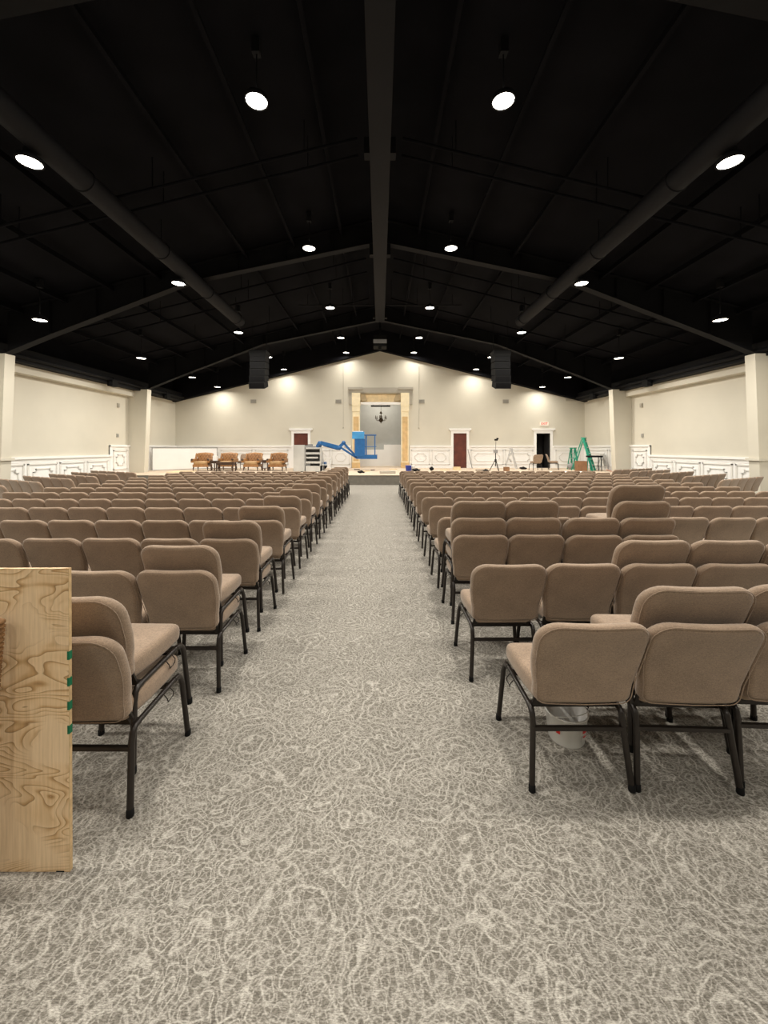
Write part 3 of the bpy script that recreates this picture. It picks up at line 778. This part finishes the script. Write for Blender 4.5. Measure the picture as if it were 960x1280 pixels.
# ------------------------------------------------------------------ line array speakers, projector
for sg, sd in ((-1, 'left'), (1, 'right')):
    la = empty('line_array_speaker', (sg * 5.22, 17.0, 0), 0, f'black hanging line array speaker {sd} of the ridge', 'speaker', 'hanging line array speakers')
    ang = 0; y = 0; z = 5.45
    MB().box(-.34, .34, -.32, .32, 5.52, 5.60).bar((-.3, 0, 5.58), (-.3, 0, roof(5.3) - .02), .02).bar((.3, 0, 5.58), (.3, 0, roof(5.3) - .02), .02).box(-.36, .36, -.3, .3, 5.60, 5.78).build('rigging_frame', 'rubber', la)
    for k in range(5):
        ang = -.03 - .06 * k
        mt = Matrix.Translation((0, y, z)) @ Matrix.Rotation(-ang, 4, 'X')
        b_ = MB().prism([(-.30, .136), (.28, .115), (.28, -.115), (-.30, -.136)], 'x', -.33, .33).xf(mt).build('speaker_cabinet', 'rubber', la)
        g_ = MB()
        for q in range(7): g_.box(-.29, .29, -.306, -.300, -.10 + q * .03, -.085 + q * .03)
        g_.xf(mt).build('grille', 'steelblack', b_)
        y += .285 * math.sin(ang); z -= .285 * math.cos(ang)
pj = empty('projector', (0, 18.0, 6.2), 0, 'black box projector hanging at the ridge above stage', 'projector')
MB().box(-.3, .3, -.3, .3, 0, .5).build('body', 'rubber', pj)
MB().box(-.3, .3, -.34, -.3, .13, .30).build('front_plate', 'greymid', pj)
MB().lathe([(.09, 0), (.09, .12), (0, .13)], 16).xf(Matrix.Translation((0, -.18, .0)) @ Matrix.Rotation(PI, 4, 'X')).build('lens_barrel', 'rubber', pj)
MB().box(-.05, .05, -.05, .05, .5, roof(0) - 6.2 - .02).build('mount_pole', 'steelblack', pj)

# ------------------------------------------------------------------ armchairs, side tables
def armchair():
    r = empty('tufted_armchair', (0, 0, 0), 0, 'x', 'armchair', 'leather armchairs on the stage')
    # faces -y (towards the camera)
    ol = [(.30, 0)] + arc(.33, .40, .09, -10, 90, 6) + [(0, .52)] + arc(-.33, .40, .09, 90, 190, 6) + [(-.30, 0)]
    b_ = MB().cushion(ol, .15, .06, lambda u, v, w: (u, .28 + v * .22 + w - .0, .42 + v), .03).build('backrest', 'leather', r)
    bt = MB(); li = MB()
    rows_ = [(.10, 4), (.21, 5), (.32, 4), (.42, 3)]
    for v, n_ in rows_:
        for k in range(n_):
            u = (k - (n_ - 1) / 2) * .145
            bt.ball((u, .28 + v * .22 - .10, .42 + v), .02, 6)
            for du in (-.0725, .0725):
                if v < .4: li.tube([(u, .28 + v * .22 - .103, .42 + v), (u + du, .28 + (v + .11) * .22 - .103, .42 + v + .11)], .007, 5)
    bt.build('tufting_button', 'leatherdark', b_); li.build('tufting_crease', 'leatherdark', b_)
    for sx in (-1, 1):
        MB().cushion([(-.02, 0), (.10, .04), (.10, .40), (.02, .44), (-.06, .2)], .07, .025, lambda u, v, w, sx=sx: (sx * (.40 + w), .26 + u - .14 + v * .15, .46 + v), .0).build('wing', 'leather', r)
        a = MB().cushion([(-.38, 0), (.30, 0), (.30, .2), (-.34, .2), (-.40, .14)], .13, .04, lambda u, v, w, sx=sx: (sx * (.40 + w * 1.0), u, .42 + v), .0).build('armrest', 'leather', r)
        MB().lathe([(0, 0), (.055, .005), (.06, .03), (.03, .05)], 10).xf(Matrix.Translation((sx * .40, -.36, .57)) @ Matrix.Rotation(PI / 2, 4, 'X')).build('scroll_cap', 'darkwood', a)
    MB().cushion([(-.33, -.36), (.33, -.36), (.34, 0), (.33, .28), (-.33, .28), (-.34, 0)], .17, .06, lambda u, v, w: (u, v, .40 + w), .02).build('seat_cushion', 'gold', r)
    MB().box(-.38, .38, -.34, .30, .20, .33).build('seat_rail', 'leather', r)
    for sx in (-1, 1):
        for fy in (-.30, .30):
            MB().tube([(sx * .33, fy, .22), (sx * .36, fy * 1.08, .12), (sx * .35, fy * 1.1, .03), (sx * .37, fy * 1.16, 0)], .03, 8, rs=[.04, .03, .018, .026]).build('leg', 'darkwood', r)
    return r
ac = armchair(); freeze(ac)
ACX = [(253.5, 'leftmost tufted cognac leather armchair on the stage', .08), (284.5, 'tufted leather armchair behind the dark low table', .0), (316, 'tufted leather armchair third from left on the stage', -.02), (347, 'rightmost tufted leather armchair of the four on stage', -.06)]
for i, (px, lab, rz) in enumerate(ACX):
    o = ac if i == 0 else copy_tree(ac)
    y = 20.3 if i != 1 else 20.7
    o.location = ((px - 475) * y / 490, y, SZ); o.rotation_euler.z = rz; o['label'] = lab
def side_table(x, y, w_, h_, lab, extra=None):
    t = empty('side_table', (x, y, SZ), 0, lab, 'table')
    MB().box(-w_ / 2, w_ / 2, -.25, .25, h_ - .04, h_).build('table_top', 'darkwood', t)
    MB().box(-w_ / 2 + .03, w_ / 2 - .03, -.22, .22, h_ - .14, h_ - .04).build('apron', 'darkwood', t)
    for sx in (-1, 1):
        for sy in (-1, 1): MB().bar((sx * (w_ / 2 - .035), sy * .2, 0), (sx * (w_ / 2 - .035), sy * .2, h_ - .04), .045).build('leg', 'darkwood', t)
    MB().box(-w_ / 2 + .03, w_ / 2 - .03, -.22, .22, .12, .14).build('shelf', 'darkwood', t)
    return t
side_table(-8.48, 20.2, .34, .52, 'small dark side table right of the leftmost armchair')
side_table(-5.86, 20.2, .34, .55, 'small dark side table between third and fourth armchairs')
side_table(-7.75, 19.75, .88, .46, 'dark low coffee table before the second armchair')
for x, y, z, lab in ((-8.46, 20.15, .52, 'white paper box on table by leftmost armchair'), (-5.88, 20.15, .14, 'white folder in table between the third and fourth armchairs')):
    b_ = MB().box(-.1, .1, -.08, .08, 0, .24).box(-.105, .105, -.085, .085, .2, .245).build('white_box', 'white'); b_.location = (x, y, SZ + z + (.0 if z > .2 else 0)); tag(b_, lab, 'box')
# white board in left corner
wb = empty('white_board_panel', (-11.78, 20.3, SZ), 0, 'large blank white board standing across the left stage corner', 'board')
L_ = math.hypot(2.35, 2.35)
wb.rotation_euler.z = math.atan2(2.35, 2.35)
MB().box(0, L_, 0, .03, .02, 1.16).build('board_face', 'white', wb)
MB().box(-.02, L_ + .02, -.012, .04, 1.16, 1.19).box(-.03, .0, -.012, .04, 0, 1.19).box(L_, L_ + .03, -.012, .04, 0, 1.19).box(0, L_, -.012, .04, 0, .03).build('board_edge', 'greymid', wb)

# ------------------------------------------------------------------ grey cabinet and white stool
cb = empty('equipment_cabinet', (-3.72, 19.3, SZ), 0, 'light grey metal cabinet with open shelf slots on stage', 'cabinet')
MB().box(-.48, .08, -.3, .3, .03, 1.32).build('closed_section', 'grey', cb)
MB().box(-.46, .05, -.312, -.3, .06, 1.29).build('door', 'grey', cb)
MB().box(.075, .09, -.31, .3, .03, 1.32).build('divider', 'rubber', cb)
MB().box(.09, .11, -.3, .3, .03, 1.30).box(.80, .82, -.28, .3, .03, 1.12).box(.09, .82, .28, .3, .03, 1.12).box(.09, .82, -.3, .3, .03, .3).box(.09, .8, -.28, .3, .42, .52).box(.09, .7, -.25, .28, .66, .74).box(.09, .8, -.28, .3, .86, .96).box(.09, .82, -.3, .3, 1.12, 1.2).build('shelf_section', 'grey', cb)
MB().box(.12, .78, .2, .27, .3, 1.1).box(.12, .32, -.2, .2, .3, .42).build('slot_interior', 'greymid', cb)
MB().box(.1, .55, -.25, .2, 1.2, 1.27).box(.2, .4, -.2, .1, 1.27, 1.36).build('top_tray', 'greymid', cb)
for sx in (-.42, .74):
    for sy in (-.24, .24): MB().lathe([(.03, 0), (.03, .035)], 10, (sx, sy, 0)).build('caster', 'rubber', cb)
sl = empty('white_step_stool', (-2.66, 19.7, SZ), 0, 'small white two step stool beside the grey cabinet', 'stool')
MB().box(-.2, .2, -.15, .12, .64, .68).build('top_step', 'white', sl); MB().box(-.2, .2, -.28, -.1, .32, .35).build('lower_step', 'white', sl)
for sx in (-.19, .19): MB().bar((sx, -.3, 0), (sx, -.02, .64), .025).bar((sx, .25, 0), (sx, .05, .64), .025).build('side_frame', 'alu', sl)

# ------------------------------------------------------------------ boom lift
YL = 21.0
bl = empty('boom_lift', (-3.35, YL, SZ), 0, 'blue articulated boom lift with raised basket before portal', 'lift')
def L(px, py, y=YL - .4): return ((px - 475) * y / 490 + 3.35, y - YL, 1.6 + (560 - py) * y / 490 - SZ)
MB().box(-.9, .45, -.35, .35, .22, .42).build('chassis', 'blue', bl)
for sx in (-.7, .25):
    for sy in (-.42, .42):
        w_ = MB().lathe([(.12, -.08), (.2, -.08), (.21, -.05), (.21, .05), (.2, .08), (.12, .08)], 20).xf(Matrix.Translation((sx, sy, .21)) @ Matrix.Rotation(PI / 2, 4, 'X')).build('wheel', 'rubber', bl)
        MB().lathe([(0, -.075), (.12, -.075), (.12, .075), (0, .075)], 14).xf(Matrix.Translation((sx, sy, .21)) @ Matrix.Rotation(PI / 2, 4, 'X')).build('hub', 'grey', w_)
MB().box(-.75, .25, -.32, .32, .42, 1.0).box(-.7, .0, -.28, .28, 1.0, 1.28).build('turret', 'grey', bl)
MB().bar((-.1, -.1, .95), L(401, 553), .2, .2).build('lower_boom', 'blue', bl)
MB().bar(L(401, 553.5), L(424, 559.5), .16, .2).bar(L(404, 557), L(422, 562), .05, .05).build('main_boom', 'blue', bl)
MB().bar(L(423, 560), L(430, 553.5), .14, .16).ball(L(424, 560), .12, 8).ball(L(429.5, 553.5), .11, 8).build('elbow_link', 'blue', bl)
MB().bar(L(429, 553), L(437, 562), .11, .11).bar(L(436, 561), L(446, 571), .09, .1).build('fly_boom', 'blue', bl)
MB().bar(L(426, 559.5), L(447, 573), .09, .1).build('jib_link', 'blue', bl)
MB().tube([L(430, 558), L(444, 568)], .03, 8).build('hydraulic_cylinder', 'alu', bl)
bx0, _, bz0 = L(447, 573); bx1, _, _ = L(471.5, 573)
by = -.4
bs = MB().box(bx0 - .05, bx1, by - .38, by + .38, bz0 - .02, bz0 + .06).box(bx0 - .0, bx1, by - .39, by - .37, bz0 + .06, bz0 + .2).box(bx1 - .02, bx1, by - .38, by + .38, bz0 + .06, bz0 + .2).build('basket_floor', 'blue', bl)
rl = MB()
zt_ = bz0 + 1.22
for xx in (bx0 + .45, bx1 - .12):
    for yy in (by - .37, by + .37): rl.tube([(xx, yy, bz0 + .05), (xx, yy, zt_)], .025, 8)
for z in (bz0 + .62, zt_):
    rl.tube([(bx0 + .1, by - .37, z), (bx1 - .05, by - .37, z), (bx1 - .05, by + .37, z), (bx0 + .1, by + .37, z)], .02, 8)
rl.build('guard_rail', 'blue', bs)
MB().box(bx0 - .13, bx0 + .40, by - .40, by - .1, bz0 + .12, bz0 + 1.02).build('entry_panel', 'blue', bs)
MB().box(bx0 - .26, bx0 + .36, by - .42, by - .05, bz0 + 1.02, bz0 + 1.38).build('control_box', 'bluelight', bs)
MB().box(bx0 - .2, bx0 + .3, by - .36, by - .1, bz0 + 1.38, bz0 + 1.42).build('control_panel', 'white', bs)

# ------------------------------------------------------------------ tripod, ladders, stool, boxes
def on_stage(px, y): return (px - 475) * y / 490
tp = empty('camera_tripod', (on_stage(619.5, 19.8), 19.8, SZ), .3, 'black tripod stand with tall pole on right of stage', 'tripod')
for k in range(3):
    t = k * 2 * PI / 3 + .5
    MB().tube([(.03 * math.cos(t), .03 * math.sin(t), .55), (.3 * math.cos(t), .3 * math.sin(t), .01)], .018, 6).build('leg', 'rubber', tp)
MB().tube([(0, 0, .25), (0, 0, 1.05)], .022, 8).lathe([(.05, .48), (.05, .6), (0, .62)], 10).build('centre_column', 'rubber', tp)
MB().box(-.09, .09, -.06, .06, .92, 1.08).build('mixer_box', 'greymid', tp)
MB().tube([(0, 0, 1.05), (.02, 0, 1.55)], .01, 6).build('pole', 'rubber', tp)
MB().box(-.03, .09, -.06, .06, 1.54, 1.63).box(.06, .16, -.02, .02, 1.6, 1.68).build('head', 'rubber', tp)
ln = MB().bar((0, 0, 0), (-.18, .30, 1.1), .03).box(-.02, .04, -.02, .02, 0, .03).build('leaning_pole', 'greymid'); ln.location = (on_stage(591, 22.4), 22.55, SZ); ln.scale = (1, 1, 1)
tag(ln, 'thin grey pole leaning on wainscot beside the red brown door', 'pole')
def ladder(name, mat, x, y, rz, h, wb_, depth, lab):
    l = empty(name, (x, y, SZ), rz, lab, 'ladder')
    for sx in (-1, 1):
        MB().bar((sx * wb_, -depth, 0), (sx * wb_ * .55, -.03, h), .045, .10).build('front_rail', mat, l)
        MB().bar((sx * wb_ * .95, depth, 0), (sx * wb_ * .55, .03, h - .05), .03, .05).build('rear_rail', mat, l)
    nst = int(h / .3)
    for k in range(1, nst + 1):
        z = k * .3 - .02; f = z / h; ww = wb_ * (1 - .45 * f)
        if z > h - .1: break
        MB().box(-ww, ww, -depth * (1 - f) - .05 - .03 * f, -depth * (1 - f) + .03, z, z + .025).build('step', 'alu' if mat != 'alu' else mat, l)
    bcr = MB()
    for k in range(1, nst):
        z = k * .32; f = z / h; ww = wb_ * .95 * (1 - .42 * f); bcr.bar((-ww, depth * (1 - f), z), (ww, depth * (1 - f), z), .02)
    bcr.build('rear_brace', mat, l)
    MB().box(-wb_ * .62, wb_ * .62, -.12, .08, h - .02, h + .035).build('top_cap', mat, l)
    return l
ladder('step_ladder', 'greenfg', on_stage(729, 20.4), 20.4, .85, 1.68, .27, .5, 'open green fiberglass step ladder at right of stage')
ladder('step_ladder', 'greenfg', on_stage(716, 21.6), 21.6, 1.9, 1.15, .24, .16, 'short green ladder folded beside the tall green one')
ladder('step_ladder', 'alu', on_stage(638.5, 22.0), 22.0, 1.2, 1.12, .2, .3, 'small aluminium ladder before wainscot right of tripod')
ladder('step_ladder', 'alu', on_stage(756, 20.5), 20.7, 1.5, .78, .18, .26, 'low aluminium stepladder in the right stage corner')
bs_ = empty('black_stool', (on_stage(743, 20.0), 20.0, SZ), 0, 'stool with black padded seat beside the green ladder', 'stool')
MB().cushion([(-.34, -.17), (.34, -.17), (.34, .17), (-.34, .17)], .09, .035, lambda u, v, w: (u, v, .74 + w), .01).build('seat', 'rubber', bs_)
for sx in (-1, 1):
    for sy in (-1, 1): MB().bar((sx * .29, sy * .15, 0), (sx * .27, sy * .12, .71), .03).build('leg', 'greenfg' if sx < 0 else 'rubber', bs_)
MB().bar((-.28, 0, .25), (.28, 0, .25), .02).build('footrest', 'rubber', bs_)
def carton(x, y, w_, d_, h_, mat, lab, name='cardboard_box', rz=0, z=SZ):
    o = empty(name, (x, y, z), rz, lab, 'box')
    MB().box(-w_ / 2, w_ / 2, -d_ / 2, d_ / 2, 0, h_).build('carton_body', mat, o)
    MB().box(-w_ / 2 - .004, w_ / 2 + .004, -d_ / 2 - .004, -.004, h_, h_ + .008).box(-w_ / 2 - .004, w_ / 2 + .004, .004, d_ / 2 + .004, h_, h_ + .008).build('flap', mat, o)
carton(on_stage(726, 19.95), 19.95, .46, .36, .5, 'cardboard', 'tall brown cardboard box beneath the green ladder')
carton(on_stage(633, 19.9), 19.9, .24, .24, .2, 'cardboard', 'small brown box on stage right of the tripod')
carton(on_stage(571, 20.8), 20.8, .36, .26, .16, 'pine', 'low pale box at foot of the red brown door')
carton(on_stage(484.5, 18.0), 18.0, .68, .5, .10, 'taupe', 'flat tan carton lying at centre of stage edge', rz=.1)
tb = empty('blue_tub', (on_stage(510.5, 20), 20, SZ), 0, 'blue plastic tub at foot of the right portal pillar', 'tub')
MB().lathe([(0, 0), (.13, 0), (.16, .27), (.175, .28), (.15, .28), (.12, .02), (0, .02)], 20, cap=False).build('tub_body', 'navy', tb)
wt = MB().lathe([(0, 0), (.10, 0), (.12, .22), (.13, .23), (.11, .23), (.09, .01), (0, .01)], 20, cap=False).build('white_pail', 'white'); wt.location = (on_stage(516, 20.1), 20.1, SZ)
tag(wt, 'white pail right of the blue tub', 'pail')
def bag(px, y, sx, sy, sz, lab, mat='rubber', nm='tool_bag'):
    mb = MB(); mb.ball((0, 0, sz * .5), .5, 12, sx, sy, sz)
    mb.v = [(v[0] + .02 * math.sin(v[1] * 40 + v[2] * 30), v[1], max(0, v[2] + .015 * math.sin(v[0] * 35))) for v in mb.v]
    o = empty(nm, (on_stage(px, y), y, SZ), 0, lab, 'bag')
    mb.build('bag_body', mat, o); MB().tube([(-sx * .2, 0, sz * .85), (-sx * .12, 0, sz * 1.15), (sx * .12, 0, sz * 1.15), (sx * .2, 0, sz * .85)], .012, 6).build('strap', mat, o)
bag(520, 19.6, .42, .3, .13, 'flat black bag right of the white pail')
bag(539.5, 20.2, .2, .18, .2, 'small black pouch between pail and red brown door')
bag(451, 18.3, .34, .22, .10, 'black tool bag on stage below the lift basket')
bag(607, 19.5, .32, .24, .1, 'black bag left of the tripod')
bag(654, 21.5, .4, .3, .12, 'dark bag on stage left of the black doorway')
bag(713, 21.4, .34, .3, .34, 'grey jacket heap between tan chair and green ladder', 'greymid', 'jacket_heap')
# clutter of offcuts
for i, (px, y, l_, a_, lab) in enumerate(((458, 19.5, .35, .3, 'short wood offcut nearest below the lift basket'), (466, 20.4, .3, 1.1, 'thin wood offcut lying deeper on stage under chandelier'), (492, 21.3, .4, -.2, 'wood offcut lying before the right portal pillar'), (446, 21.0, .3, .1, 'wood offcut by the left portal pillar foot'), (556, 20.6, .5, .05, 'wood offcut on stage left of red brown door'), (600, 20.3, .45, .1, 'wood offcut lying left of the tripod'))):
    o = MB().box(-l_ / 2, l_ / 2, -.045, .045, 0, .04).build('wood_offcut', 'darkwood' if i % 2 else 'pine'); o.location = (on_stage(px, y), y, SZ); o.rotation_euler.z = a_
    tag(o, lab, 'wood', 'offcuts lying on the stage')
pb = MB().box(-.8, .8, -.45, .45, 0, .045).build('white_sheet_board', 'white'); pb.location = (on_stage(706, 19.0), 18.6, SZ); tag(pb, 'white board lying flat near right of stage', 'board')
wood = MB().box(-1.0, .0, -.5, .5, 0, .02).build('subfloor_sheet', 'pine'); wood.location = (-9.2, 19.2, SZ); tag(wood, 'pale plywood sheet lying before the leftmost armchair', 'plywood')

# ------------------------------------------------------------------ world, camera, view
wd = bpy.data.worlds.new('World'); bpy.context.scene.world = wd; wd.use_nodes = True
bg = wd.node_tree.nodes['Background']; bg.inputs['Color'].default_value = (.8, .85, 1, 1); bg.inputs['Strength'].default_value = .02
cd = bpy.data.cameras.new('camera'); cam = bpy.data.objects.new('camera', cd); col.objects.link(cam)
cam.location = (0, 0, 1.6); cam.rotation_euler = (PI / 2, 0, 0)
cd.sensor_width = 36; cd.sensor_fit = 'AUTO'; cd.lens = 490 / 1280 * 36
cd.shift_x = 5 / 1280; cd.shift_y = -80 / 1280; cd.clip_start = .05
sc = bpy.context.scene; sc.camera = cam
sc.view_settings.view_transform = 'Standard'; sc.view_settings.look = 'None'; sc.view_settings.exposure = 0.2
